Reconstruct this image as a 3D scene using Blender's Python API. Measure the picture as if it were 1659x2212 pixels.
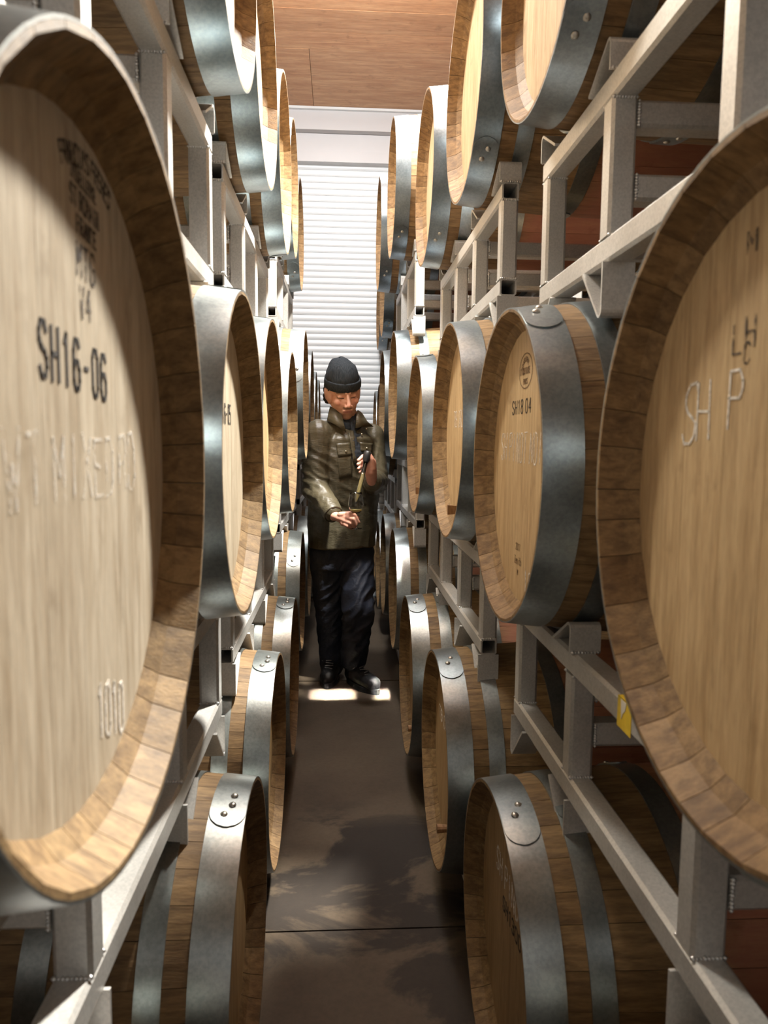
import bpy, bmesh, math, random
from mathutils import Vector, Matrix, Euler
PI = math.pi
for o in list(bpy.data.objects): bpy.data.objects.remove(o)
S = bpy.context.scene
COL = S.collection
rnd = random.Random(7)

# ------------------------------------------------------------------ camera
F, VX, YH, ROLL = 1600.0, 735.0, 950.0, .01
CAMZ = 1.33
W_, H_ = 1659.0, 2212.0
yaw = math.atan((W_/2 - VX)/F); pit = math.atan((H_/2 - YH)/F)
fw = Vector((math.sin(yaw)*math.cos(pit), math.cos(yaw)*math.cos(pit), -math.sin(pit)))
r0 = Vector((math.cos(yaw), -math.sin(yaw), 0)); u0 = r0.cross(fw)
cr, sr = math.cos(ROLL), math.sin(ROLL)
rr = r0*cr + u0*sr; uu = u0*cr - r0*sr
cd = bpy.data.cameras.new('camera'); cam = bpy.data.objects.new('camera', cd); COL.objects.link(cam)
m = Matrix(((rr.x, uu.x, -fw.x, 0), (rr.y, uu.y, -fw.y, 0), (rr.z, uu.z, -fw.z, CAMZ), (0, 0, 0, 1)))
cam.matrix_world = m
cd.sensor_fit = 'VERTICAL'; cd.sensor_height = 36; cd.lens = F/H_*36; cd.clip_start = .02
cd.dof.use_dof = True; cd.dof.focus_distance = 3.2; cd.dof.aperture_fstop = 7.0
S.camera = cam

# ------------------------------------------------------------------ world, lights, exposure
wd = bpy.data.worlds.new('world'); S.world = wd; wd.use_nodes = True
wd.node_tree.nodes['Background'].inputs[0].default_value = (.75, .82, .95, 1)
wd.node_tree.nodes['Background'].inputs[1].default_value = .35
def area(name, loc, target, sx, sy, watts, color):
    l = bpy.data.lights.new(name, 'AREA'); l.shape = 'RECTANGLE'; l.size = sx; l.size_y = sy
    l.energy = watts; l.color = color
    o = bpy.data.objects.new(name, l); COL.objects.link(o); o.location = loc
    o.rotation_euler = (Vector(target) - Vector(loc)).to_track_quat('-Z', 'Y').to_euler()
    return o
Z0 = CAMZ      # everything measured from eye height; floor is at z = 0
area('key_lamp_right', (.66, 2.7, Z0+2.35), (-.3, 1.3, Z0), .16, .16, 430, (1, .95, .85))
area('key_lamp_left', (-.62, 2.5, Z0+2.35), (.4, 1.2, Z0), .3, .5, 95, (1, .94, .82))
area('overhead_fill', (0, 2.6, Z0+2.5), (0, 2.6, 0), .8, 2.8, 12, (.86, .93, 1))  # added soft fill from overhead; the board ceiling has no opening
area('door_lamp', (-.15, 3.3, Z0+2.25), (.1, 6.0, Z0+.0), .25, .25, 55, (.97, .98, 1))
area('back_lamp', (.1, 5.0, Z0+2.5), (0, 4.9, 0), .5, .3, 14, (1, .97, .92))
area('ceiling_fill', (.1, 3.3, Z0+1.75), (.15, 5.0, Z0+2.56), .8, .3, 11, (1, .93, .84))  # added uplight to brighten the ceiling boards; no fixture hangs here
area('rear_fill', (0, -2.3, Z0+.8), (0, 2, Z0+.3), 3.0, 2.0, 4, (.76, .88, 1))  # added weak fill behind the camera; the wall there is closed
for k_, (x_, w_, p_) in enumerate(((-.035, .20, 2.6), (.235, .09, 1.2))):
    bm_ = area('floor_patch_beam', (x_, 2.0, Z0+2.45), (x_, 3.775, 0), w_, .12, p_, (1, .97, .88)); bm_.data.spread = math.radians(1)  # added narrow beams, aimed to make the bright floor patches; roof has no slot
S.view_settings.view_transform = 'Standard'; S.view_settings.look = 'None'
S.view_settings.gamma = 1; S.view_settings.use_curve_mapping = False
S.view_settings.exposure = 0.30

# ------------------------------------------------------------------ helpers
def link(name, me, parent=None, mat=None):
    o = bpy.data.objects.new(name, me); COL.objects.link(o)
    if mat is not None and me is not None:
        if not me.materials: me.materials.append(mat)
    if parent is not None: o.parent = parent
    return o
def empty(name, loc, rz=0, label=None, cat=None, group=None):
    o = bpy.data.objects.new(name, None); COL.objects.link(o)
    o.location = loc; o.rotation_euler = (0, 0, rz); o.empty_display_size = .05
    tag(o, label, cat, group); return o
def tag(o, label=None, cat=None, group=None, kind=None):
    if label: o['label'] = label
    if cat: o['category'] = cat
    if group: o['group'] = group
    if kind: o['kind'] = kind
    return o
def mesh(name, vs, fs, smooth=False):
    me = bpy.data.meshes.new(name); me.from_pydata([tuple(v) for v in vs], [], fs); me.update()
    if smooth: me.polygons.foreach_set('use_smooth', [True]*len(me.polygons))
    return me
def fixn(me):
    bm = bmesh.new(); bm.from_mesh(me); bmesh.ops.recalc_face_normals(bm, faces=bm.faces); bm.to_mesh(me); bm.free(); return me
class MB:
    def __init__(s): s.v = []; s.f = []
    def add(s, vs, fs):
        n = len(s.v); s.v += [tuple(v) for v in vs]; s.f += [tuple(i+n for i in f) for f in fs]
    def box(s, a, b):
        x0, y0, z0 = a; x1, y1, z1 = b
        s.add([(x0,y0,z0),(x1,y0,z0),(x1,y1,z0),(x0,y1,z0),(x0,y0,z1),(x1,y0,z1),(x1,y1,z1),(x0,y1,z1)],
              [(0,3,2,1),(4,5,6,7),(0,1,5,4),(1,2,6,5),(2,3,7,6),(3,0,4,7)])
    def prism(s, poly, f0, f1):                     # poly list of 2d, f0/f1 map 2d -> 3d
        n = len(poly)
        s.add([f0(p) for p in poly] + [f1(p) for p in poly],
              [tuple(range(n))[::-1], tuple(range(n, 2*n))] + [(i, (i+1) % n, n+(i+1) % n, n+i) for i in range(n)])
    def mesh(s, name, smooth=False): return fixn(mesh(name, s.v, s.f, smooth))

# ------------------------------------------------------------------ materials
def newmat(name):
    m = bpy.data.materials.new(name); m.use_nodes = True; nt = m.node_tree
    return m, nt, nt.nodes['Principled BSDF']
def N(nt, t, **k):
    n = nt.nodes.new(t)
    for a, b in k.items(): setattr(n, a, b)
    return n
def ramp(nt, fac, stops):
    r = N(nt, 'ShaderNodeValToRGB'); e = r.color_ramp.elements
    while len(e) < len(stops): e.new(.5)
    for i, (p, c) in enumerate(stops): e[i].position = p; e[i].color = (*c, 1) if len(c) == 3 else c
    nt.links.new(fac, r.inputs[0]); return r.outputs[0]
def mix(nt, a, b, fac, mode='MIX'):
    x = N(nt, 'ShaderNodeMix', data_type='RGBA', blend_type=mode)
    for s, v in ((6, a), (7, b)):
        if hasattr(v, 'links') or hasattr(v, 'is_linked'): nt.links.new(v, x.inputs[s])
        else: x.inputs[s].default_value = (*v, 1)
    if hasattr(fac, 'is_linked'): nt.links.new(fac, x.inputs[0])
    else: x.inputs[0].default_value = fac
    return x.outputs[2]
def coords(nt, scale, rand=True, kind='Object'):
    tc = N(nt, 'ShaderNodeTexCoord'); out = tc.outputs[kind]
    if rand:
        oi = N(nt, 'ShaderNodeObjectInfo'); mm = N(nt, 'ShaderNodeMath', operation='MULTIPLY'); mm.inputs[1].default_value = 37.0
        nt.links.new(oi.outputs['Random'], mm.inputs[0])
        va = N(nt, 'ShaderNodeVectorMath', operation='ADD'); nt.links.new(out, va.inputs[0]); nt.links.new(mm.outputs[0], va.inputs[1]); out = va.outputs[0]
    mp = N(nt, 'ShaderNodeMapping'); mp.inputs['Scale'].default_value = scale; nt.links.new(out, mp.inputs[0])
    return mp.outputs[0]
def noise(nt, vec, sc, det=4, rough=.55, dist=0):
    n = N(nt, 'ShaderNodeTexNoise'); n.inputs['Scale'].default_value = sc; n.inputs['Detail'].default_value = det
    n.inputs['Roughness'].default_value = rough; n.inputs['Distortion'].default_value = dist
    nt.links.new(vec, n.inputs['Vector']); return n.outputs['Fac']
def bump(nt, h, st, dist=.002):
    b = N(nt, 'ShaderNodeBump'); b.inputs['Strength'].default_value = st; b.inputs['Distance'].default_value = dist
    nt.links.new(h, b.inputs['Height']); return b.outputs[0]
def wood(name, dark, light, gscale, rough=.62, stain=None, tone=.28, knots=0, spec=.3):
    m, nt, p = newmat(name)
    c = coords(nt, gscale)
    n1 = noise(nt, c, 9, 5, .6, .35); n2 = noise(nt, c, 42, 3, .6)
    col = ramp(nt, n1, [(.30, dark), (.66, light)])
    fine = ramp(nt, n2, [(.36, (.62, .62, .62)), (.56, (1, 1, 1))])
    col = mix(nt, col, fine, .42, 'MULTIPLY')
    oi = N(nt, 'ShaderNodeObjectInfo')
    tn = ramp(nt, oi.outputs['Random'], [(0, (1-tone, 1-tone*1.15, 1-tone*1.3)), (1, (1, 1, 1))])
    col = mix(nt, col, tn, 1.0, 'MULTIPLY')
    if stain:                                        # wine stained band round the bilge, along local x
        tc = N(nt, 'ShaderNodeTexCoord'); sx = N(nt, 'ShaderNodeSeparateXYZ'); nt.links.new(tc.outputs['Object'], sx.inputs[0])
        cc = coords(nt, (6, 6, 6), False); nn = noise(nt, cc, 1.2, 3)
        ad = N(nt, 'ShaderNodeMath', operation='MULTIPLY_ADD'); ad.inputs[1].default_value = .10; nt.links.new(nn, ad.inputs[0]); nt.links.new(sx.outputs[0], ad.inputs[2])
        k = ramp(nt, ad.outputs[0], [(.34, (0, 0, 0)), (.40, (1, 1, 1)), (.64, (1, 1, 1)), (.70, (0, 0, 0))])
        col = mix(nt, col, stain, mix(nt, (0, 0, 0), k, .62))
    blot = noise(nt, coords(nt, (1, 1, 1)), 14, 4, .6)
    bl = ramp(nt, blot, [(.60, (1, 1, 1)), (.74, (.55, .5, .45))])
    col = mix(nt, col, bl, .55, 'MULTIPLY')
    col = mix(nt, col, oi.outputs['Color'], 1.0, 'MULTIPLY')
    nt.links.new(col, p.inputs['Base Color']); p.inputs['Roughness'].default_value = rough
    p.inputs['Specular IOR Level'].default_value = spec
    nt.links.new(bump(nt, n2, .35, .0012), p.inputs['Normal'])
    return m
def metal(name, a, b, metallic=.75, rough=(.3, .5), spangle=30, tint=True, bs=.15, streak=None):
    m, nt, p = newmat(name)
    c = coords(nt, streak or (1, 1, 1)); n1 = noise(nt, c, 5, 4, .6); n2 = noise(nt, coords(nt, (1, 1, 1)), spangle*4, 3, .65)
    col = ramp(nt, n1, [(.3, a), (.7, b)])
    col = mix(nt, col, ramp(nt, n2, [(.35, (.66, .68, .70)), (.62, (1, 1, 1))]), .6, 'MULTIPLY')
    if tint:
        oi = N(nt, 'ShaderNodeObjectInfo'); col = mix(nt, col, oi.outputs['Color'], 1.0, 'MULTIPLY')
    nt.links.new(col, p.inputs['Base Color']); p.inputs['Metallic'].default_value = metallic
    mr = N(nt, 'ShaderNodeMapRange'); mr.inputs['To Min'].default_value = rough[0]; mr.inputs['To Max'].default_value = rough[1]
    nt.links.new(n1, mr.inputs[0]); nt.links.new(mr.outputs[0], p.inputs['Roughness'])
    nt.links.new(bump(nt, n2, bs, .001), p.inputs['Normal'])
    return m
def plain(name, col, rough=.6, metallic=0, var=.2, sc=20, bs=.1, emit=0):
    m, nt, p = newmat(name)
    n = noise(nt, coords(nt, (1, 1, 1)), sc, 4)
    c = ramp(nt, n, [(.3, tuple(x*(1-var) for x in col)), (.7, col)])
    nt.links.new(c, p.inputs['Base Color']); p.inputs['Roughness'].default_value = rough; p.inputs['Metallic'].default_value = metallic
    if bs: nt.links.new(bump(nt, n, bs, .002), p.inputs['Normal'])
    return m
M_STAVE = wood('oak_stave', (.150, .099, .053), (.340, .238, .125), (1.2, 9, 9))
M_STAVER = wood('oak_stave_wine_stained', (.150, .099, .053), (.340, .238, .125), (1.2, 9, 9), stain=(.42, .17, .135))
M_HEAD = wood('oak_head', (.40, .275, .145), (.60, .45, .265), (9, 9, .8), tone=.16, rough=.55)
M_HOOP = metal('galvanised_hoop', (.20, .225, .235), (.40, .43, .44), .85, (.24, .42), 36)
M_RACK = metal('rack_metal', (.50, .49, .47), (.66, .65, .63), .55, (.38, .55), 60, bs=.08)
M_WELD = metal('weld_metal', (.6, .6, .6), (.85, .85, .85), .8, (.25, .4), 60)
M_RIVET = metal('rivet_steel', (.4, .38, .34), (.6, .58, .54), .9, (.25, .4), 60)
M_PEG = wood('peg_wood', (.22, .12, .06), (.42, .26, .14), (9, 9, 2))
M_INK = plain('stencil_ink', (.035, .03, .03), .7, var=.5, sc=60)
def faded(name, col, lo, hi, sc):
    m, nt, p = newmat(name)
    n = noise(nt, coords(nt, (1, 1, 1), False), sc, 3, .7)
    a = ramp(nt, n, [(lo, (0, 0, 0)), (hi, (1, 1, 1))])
    p.inputs['Base Color'].default_value = (*col, 1); p.inputs['Roughness'].default_value = .85
    nt.links.new(a, p.inputs['Alpha']); return m
M_CHALK = faded('chalk', (.86, .83, .78), .20, .70, 120)
M_CHALKF = faded('faint_chalk', (.80, .77, .72), .38, 1.0, 90)
M_STAMP = faded('branded_stamp', (.22, .13, .07), .25, .72, 200)
M_STAMPF = faded('faded_stamp', (.10, .08, .07), .36, .72, 160)

# ------------------------------------------------------------------ setting
ZF = 0.0; ZC = Z0 + 2.56; YW = 6.15
m, nt, p = newmat('concrete')
c0 = coords(nt, (1, 1, 1), False, 'Object')
a = noise(nt, c0, 1.6, 6, .6); b = noise(nt, c0, 60, 4, .7); st = noise(nt, coords(nt, (1, 1.5, 1), False), 2.3, 7, .62, .6)
col = ramp(nt, a, [(.32, (.064, .046, .030)), (.68, (.122, .092, .062))])
col = mix(nt, col, ramp(nt, b, [(.3, (.7, .7, .7)), (.6, (1, 1, 1))]), .55, 'MULTIPLY')
geo = N(nt, 'ShaderNodeTexCoord'); sp = N(nt, 'ShaderNodeSeparateXYZ'); nt.links.new(geo.outputs['Object'], sp.inputs[0])
wet = ramp(nt, sp.outputs[1], [(.0, (.25, .25, .25)), (.02, (.6, .6, .6))])
mr = N(nt, 'ShaderNodeMapRange'); mr.inputs['From Min'].default_value = 1.0; mr.inputs['From Max'].default_value = 2.9
nt.links.new(sp.outputs[1], mr.inputs[0])
band = ramp(nt, mr.outputs[0], [(.05, (.5, .5, .5)), (.60, (1, 1, 1)), (.75, (1, 1, 1)), (.86, (0, 0, 0))])
stain = ramp(nt, st, [(.47, (0, 0, 0)), (.54, (1, 1, 1))])
col = mix(nt, col, (.010, .008, .008), mix(nt, (0, 0, 0), mix(nt, band, stain, 1.0, 'MULTIPLY'), .8))
nt.links.new(col, p.inputs['Base Color']); p.inputs['Roughness'].default_value = .72; p.inputs['Specular IOR Level'].default_value = .3
nt.links.new(bump(nt, b, .25, .002), p.inputs['Normal']); M_FLOOR = m
fl = empty('floor', (0, 0, 0)); tag(fl, kind='structure')
for y0, y1 in ((-2.6, -.2), (-.2, 1.9), (1.9, 3.99), (4.0, 6.03), (6.045, 6.6)):
    mb = MB(); mb.box((-3.2, y0 + .003, -.12), (3.4, y1 - .003, 0)); link('slab', mb.mesh('slab'), fl, M_FLOOR)
M_WALL = plain('wall_paint', (.62, .63, .64), .7, var=.08, sc=3)
M_WALLD = plain('side_wall_concrete', (.30, .28, .26), .8, var=.3, sc=4)
def wall(name, a, b, mat):
    mb = MB(); mb.box(a, b); o = link(name, mb.mesh(name), None, mat); tag(o, kind='structure'); return o
wall('wall_left', (-3.3, -2.7, 0), (-3.2, 6.6, ZC), M_WALLD); wall('wall_right', (3.4, -2.7, 0), (3.5, 6.6, ZC), M_WALLD)
wall('wall_front', (-3.2, -2.7, 0), (3.4, -2.6, ZC), M_WALLD)
DX0, DX1, DZ1 = -2.2, 2.6, Z0 + 2.15
wall('wall_back', (-3.2, YW+.12, 0), (3.4, YW+.3, ZC), M_WALL)
# ceiling: boards of clear fir running across the aisle
M_CEIL = wood('fir_board', (.50, .25, .12), (.70, .42, .23), (.35, 3.2, 3.2), .45, tone=.22)
ce = empty('ceiling', (0, 0, ZC)); tag(ce, kind='structure')
ys = [6.6, 5.18, 4.97, 4.72, 3.9, 3.68, 2.9, 2.1, 1.85, 1.0, .2, 0-.05, -.9, -1.7, -2.6]
for i in range(len(ys)-1):
    cuts = [-3.2, (-.22 if i == 0 else rnd.uniform(-2.6, -.9)), rnd.uniform(1.4, 2.2), 3.4]
    for j in range(3):
        mb = MB(); g = .0015
        mb.box((cuts[j]+g, ys[i+1]+g, 0), (cuts[j+1]-g, ys[i]-g, .03))
        o = link('board', mb.mesh('board'), ce, M_CEIL); o.color = (1, 1, 1, 1) if (i+j) % 2 else (.92, .88, .84, 1)
        o.location = (0, 0, rnd.uniform(0, .003))
cover = MB(); cover.box((-3.3, -2.7, ZC+.04), (3.5, 6.6, ZC+.1)); o = link('trim_1', cover.mesh('roof_deck'), None, M_WALLD); tag(o, kind='structure')
# roller door, its head box and beams
M_DOOR = plain('door_paint', (.74, .78, .80), .38, var=.05, sc=2, bs=.03)
M_BEAM = plain('beam_paint', (.60, .60, .61), .6, var=.06, sc=2, bs=.03)
for nm, z0, z1, yf in (('trim_2', 2.40, 2.545, YW-.10), ('trim_3', 2.26, 2.397, YW-.03), ('trim_4', 2.175, 2.257, YW-.06)):
    mb = MB(); mb.box((-3.2, yf, Z0+z0), (3.4, YW+.12, Z0+z1)); o = link(nm, mb.mesh(nm), None, M_BEAM); tag(o, kind='structure')
mb = MB(); mb.box((-3.2, YW-.13, ZC-.018), (3.4, YW+.12, ZC)); o = link('trim_5', mb.mesh('trim_5'), None, M_DOOR); tag(o, kind='structure')
dr = empty('door_1', (0, YW, 0)); tag(dr, kind='structure')
P = .0495; n = int(DZ1/P)
prof = [(0.0, 0.0), (-.002, .004), (-.006, .012), (-.0075, .024), (-.006, .036), (-.002, .0445), (.002, .0475), (.003, .0495)]
vs = []; fs = []
for xx in (DX0, DX1):
    vs += [(xx, y, z) for y, z in prof]
k = len(prof); fs = [(i, i+1, k+i+1, k+i) for i in range(k-1)]
slat = mesh('slat', vs, fs, False); slat.materials.append(M_DOOR); fixn(slat)
for i in range(n+1):
    o = link('slat', slat, dr); o.location = (0, .03, .01 + i*P)
mb = MB(); mb.box((DX0, .0, 0), (DX1, .06, .012)); link('bottom_bar', mb.mesh('bottom_bar'), dr, M_HOOP)
for nm, x in (('guide', DX0-.05), ('guide', DX1)):
    mb = MB(); mb.box((x, -.03, 0), (x+.05, .1, DZ1)); link(nm, mb.mesh(nm), dr, M_BEAM)

# ------------------------------------------------------------------ barrel kit (local x runs from the aisle head into the row)
L = .94; RH = .2975; RB = .3275
def rad(x): return RB - (RB-RH)*((x-L/2)/(L/2))**2
def innr(x):
    d = min(x, L-x)
    if d <= .027: return RH - .0045 - .0145*d/.027
    if d <= HD: return RH - .019 - .015*(d-.027)/(HD-.027)
    return rad(x) - .028
HD = .041                      # depth of the head below the rim
XS = [0, .027, HD, HD+.0005, .16, .30, .47, .64, .78, L-HD-.0005, L-HD, L-.027, L]
def stave_mesh(deg):
    h = math.radians(deg)/2; vs = []; fs = []
    for x in XS:
        ro, ri = rad(x), innr(x); g = .0005
        for r, s in ((ro, -1), (ro, 0), (ro, 1), (ri, 1), (ri, -1)):
            a = s*(h - g/r); vs.append((x, r*math.sin(a), r*math.cos(a)))
    for i in range(len(XS)-1):
        for j in range(5):
            a, b = i*5+j, i*5+(j+1) % 5; fs.append((a, b, b+5, a+5))
    fs += [(4, 3, 2, 1, 0), tuple(len(vs)-5+k for k in range(5))]
    return fixn(mesh('stave', vs, fs))
WID = [7.5, 9, 10.5, 12]
STAVES = [stave_mesh(w) for w in WID]
for me in STAVES: me.materials.append(M_STAVE)
def stave_layout(rg):
    while True:
        seq = []; t = 0
        while t < 360:
            k = rg.choice((0, 1, 1, 2, 2, 3)); seq.append(k); t += WID[k]
            if abs(t-360) < .01: return seq
            if t > 360: break
def hoop_mesh(x0, x1, strap=True, th=.0022):
    n = 80; vs = []; fs = []
    for i in range(n):
        a = 2*PI*i/n; s, c = math.sin(a), math.cos(a)
        for x, r in ((x0, rad(x0)+.0002), (x0, rad(x0)+th), (x1, rad(x1)+th), (x1, rad(x1)+.0002)):
            vs.append((x, r*s, r*c))
    for i in range(n):
        j = (i+1) % n
        for k in range(4): fs.append((i*4+k, j*4+k, j*4+(k+1) % 4, i*4+(k+1) % 4))
    if strap:                                       # riveted lap with a rounded end
        w = (x1-x0); mid = (x0+x1)/2; b = len(vs); A0, A1 = -.16, .24; m_ = 28; q = 6
        pts = []
        for i in range(m_+1):
            a = A0 + (A1-A0)*i/m_
            d = min(A1-a, a-A0)*.3; hw = w/2 if d > w/2 else math.sqrt(max(0, (w/2)**2-(w/2-d)**2))
            hw = max(hw, w*.06)
            for x in (mid-hw*.985, mid+hw*.985):
                for e in (th*.9, th*2.1): pts.append((x, (rad(x)+e)*math.sin(a), (rad(x)+e)*math.cos(a)))
        vs += pts
        for i in range(m_):
            p0 = b+i*4; p1 = p0+4
            fs += [(p0+1, p1+1, p1+3, p0+3), (p0, p0+1, p1+1, p1), (p0+2, p1+2, p1+3, p0+3)]
        fs += [(b, b+1, b+3, b+2), (b+m_*4, b+m_*4+2, b+m_*4+3, b+m_*4+1)]
    me = fixn(mesh('hoop', vs, fs, True)); me.materials.append(M_HOOP)
    bm = bmesh.new(); bm.from_mesh(me)
    for e in bm.edges:
        if len(e.link_faces) != 2 or e.calc_face_angle(0) > .6: e.smooth = False
    bm.to_mesh(me); bm.free()
    return me
HX = [(.0, .064), (.102, .142), (.270, .314)]; HX += [(L-b, L-a) for a, b in HX[::-1]]
HOOPS = [hoop_mesh(a, b, i in (0, 1, 2)) for i, (a, b) in enumerate(HX)]
def rivet_mesh():
    vs = [(0, 0, .0045)]; fs = []
    for r, z in ((.004, .0038), (.0065, .0018), (.0072, 0)):
        for i in range(8): vs.append((r*math.cos(i*PI/4), r*math.sin(i*PI/4), z))
    for i in range(8): fs.append((0, 1+i, 1+(i+1) % 8))
    for k in range(2):
        for i in range(8): fs.append((1+k*8+i, 9+k*8+i, 9+k*8+(i+1) % 8, 1+k*8+(i+1) % 8))
    me = fixn(mesh('rivet', vs, fs, True)); me.materials.append(M_RIVET); return me
RIVET = rivet_mesh()
HR = RH - .0335
def head_boards(widths, x0=HD, x1=HD+.022):
    out = []; y = -HR; tot = sum(widths); sc = 2*HR/tot
    for w in widths:
        y0, y1 = y+.0003, y+w*sc-.0003; y += w*sc
        y0 = max(y0, -HR*.9995); y1 = min(y1, HR*.9995)
        poly = []
        for i in range(9):
            t = y0+(y1-y0)*i/8; poly.append((t, math.sqrt(max(0, HR**2-t*t))))
        poly += [(a, -b) for a, b in poly[::-1]]
        mb = MB(); mb.prism(poly, lambda p: (x0, p[0], p[1]), lambda p: (x1, p[0], p[1]))
        me = mb.mesh('head_board'); me.materials.append(M_HEAD); out.append(me)
    return out
HEADS = [head_boards(w) for w in ([5, 9, 11, 8, 12, 7, 10, 6], [7, 8, 10, 7, 9, 11, 8, 5], [4, 10, 8, 12, 9, 10, 9, 5])]
mb = MB(); pl = [(HR*math.cos(i*PI/16), HR*math.sin(i*PI/16)) for i in range(32)]
mb.prism(pl, lambda p: (L-HD-.022, p[0], p[1]), lambda p: (L-HD, p[0], p[1])); REAR = mb.mesh('rear_head'); REAR.materials.append(M_HEAD)

# stroke lettering -------------------------------------------------
G = {'S': [[(4,5),(3,6),(1,6),(0,5),(0,4),(1,3.3),(3,2.7),(4,2),(4,1),(3,0),(1,0),(0,1)]], 'H': [[(0,0),(0,6)],[(4,0),(4,6)],[(0,3),(4,3)]],
 '1': [[(1,5),(2.2,6),(2.2,0)]], '6': [[(4,5.2),(3,6),(1,6),(0,4.6),(0,1),(1,0),(3,0),(4,1),(4,2.4),(3,3.4),(1,3.4),(0,2.4)]],
 '-': [[(.8,3),(3.2,3)]], '0': [[(1,0),(0,1),(0,5),(1,6),(3,6),(4,5),(4,1),(3,0),(1,0)]], '8': [[(1,3.2),(0,4.2),(0,5.2),(1,6),(3,6),(4,5.2),(4,4.2),(3,3.2),(1,3.2),(0,2.2),(0,1),(1,0),(3,0),(4,1),(4,2.2),(3,3.2)]],
 '4': [[(3.2,0),(3.2,6),(0,2),(4,2)]], '3': [[(0,5.2),(1,6),(3,6),(4,5),(4,4),(3,3.2),(1.6,3.2)],[(3,3.2),(4,2.2),(4,1),(3,0),(1,0),(0,.8)]],
 '5': [[(4,6),(0,6),(0,3.4),(3,3.6),(4,2.6),(4,1),(3,0),(0,.2)]], '2': [[(0,5),(1,6),(3,6),(4,5),(4,4),(0,0),(4,0)]], '7': [[(0,6),(4,6),(1.4,0)]],
 'P': [[(0,0),(0,6),(3,6),(4,5),(4,4),(3,3),(0,3)]], 'I': [[(2,0),(2,6)]], 'N': [[(0,0),(0,6),(4,0),(4,6)]], 'O': [[(1,0),(0,1),(0,5),(1,6),(3,6),(4,5),(4,1),(3,0),(1,0)]],
 'T': [[(0,6),(4,6)],[(2,6),(2,0)]], 'R': [[(0,0),(0,6),(3,6),(4,5),(4,4),(3,3),(0,3)],[(2,3),(4,0)]], 'A': [[(0,0),(2,6),(4,0)],[(.8,2.2),(3.2,2.2)]],
 'C': [[(4,5),(3,6),(1,6),(0,5),(0,1),(1,0),(3,0),(4,1)]], 'F': [[(0,0),(0,6),(4,6)],[(0,3.2),(3,3.2)]], 'E': [[(4,6),(0,6),(0,0),(4,0)],[(0,3.1),(3,3.1)]],
 'L': [[(0,6),(0,0),(4,0)]], 'M': [[(0,0),(0,6),(2,2.6),(4,6),(4,0)]], 'G': [[(4,5),(3,6),(1,6),(0,5),(0,1),(1,0),(3,0),(4,1),(4,3),(2.4,3)]], 'V': [[(0,6),(2,0),(4,6)]],
 'W': [[(0,6),(1,0),(2,4),(3,0),(4,6)]], 'X': [[(0,0),(4,6)],[(0,6),(4,0)]], 'D': [[(0,0),(0,6),(2.6,6),(4,4.6),(4,1.4),(2.6,0),(0,0)]], 'B': [[(0,0),(0,6),(3,6),(3.8,5),(3.8,4),(3,3.2),(0,3.2)],[(3,3.2),(4,2.4),(4,.8),(3,0),(0,0)]],
 'U': [[(0,6),(0,1),(1,0),(3,0),(4,1),(4,6)]], 'Q': [[(1,0),(0,1),(0,5),(1,6),(3,6),(4,5),(4,1),(3,0),(1,0)],[(2.4,1.6),(4.2,-.6)]], 'Z': [[(0,6),(4,6),(0,0),(4,0)]],
 'e': [[(0,2),(4,2),(3.4,3.6),(1,3.8),(0,2.6),(0,1),(1,0),(3.6,.2)]], 'n': [[(0,0),(0,3.8)],[(0,3),(1.4,3.8),(3,3.8),(4,3),(4,0)]], 'i': [[(2,0),(2,3.8)],[(2,5.2),(2,5.5)]],
 't': [[(2,6),(2,1),(3,0)],[(.6,3.8),(3.4,3.8)]], 'h': [[(0,0),(0,6)],[(0,3),(1.4,3.8),(3,3.8),(4,3),(4,0)]], "'": [[(2,6),(2,4.6)]]}
def ribbon(mb, pts, w, to3, gap=None):
    for (a, b) in zip(pts[:-1], pts[1:]):
        d = Vector((b[0]-a[0], b[1]-a[1])); l = d.length
        if l < 1e-6: continue
        d /= l; n_ = Vector((-d.y, d.x))*w/2; e = d*w*.35
        q = [Vector(a)-e+n_, Vector(a)-e-n_, Vector(b)+e-n_, Vector(b)+e+n_]
        mb.prism([tuple(x) for x in q], lambda p: to3(p, 0), lambda p: to3(p, .0005))
def writing(text, u, v, h, wf, sw, slant=0, drop=0, space=1.35, jit=0, arc=None, stencil=False, rg=None):
    """marks on the head; u,v = start of the base line, viewer's right / up; returns a mesh builder"""
    rg = rg or random.Random(3); mb = MB(); s = h/6; x = u
    def to3(p, d): return (HD-.0002-d, -p[0], p[1])
    for ch in text:
        if ch == ' ': x += wf*h*.8; continue
        cw = wf*h
        for st in G[ch]:
            pp = []
            for (a, b) in st:
                if jit: a += rg.uniform(-jit, jit); b += rg.uniform(-jit, jit)
                U = x + a/4*cw + slant*b*s; V = v + b*s + drop*(x-u)
                if arc:                                   # arc=(cu,cv,R): text follows a circle, x is arc length from the top
                    cu, cv, R = arc; th = x/abs(R) + (a/4*cw)/abs(R); rr_ = R + b*s if R > 0 else -R - (b*s)
                    if R > 0: U, V = cu + rr_*math.sin(th), cv + rr_*math.cos(th)
                    else: U, V = cu + rr_*math.sin(th), cv - rr_*math.cos(th)
                pp.append((U, V))
            if stencil and len(pp) > 4:                   # stencil bridges
                k = len(pp)//2; ribbon(mb, pp[:k+1][:-1] + [tuple((Vector(pp[k-1])+Vector(pp[k]))/2)], sw, to3); ribbon(mb, [tuple((Vector(pp[k])*.75+Vector(pp[k-1])*.25))]+pp[k:], sw, to3)
            else: ribbon(mb, pp, sw, to3)
        x += cw*space if not arc else cw*space
    return mb
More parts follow.
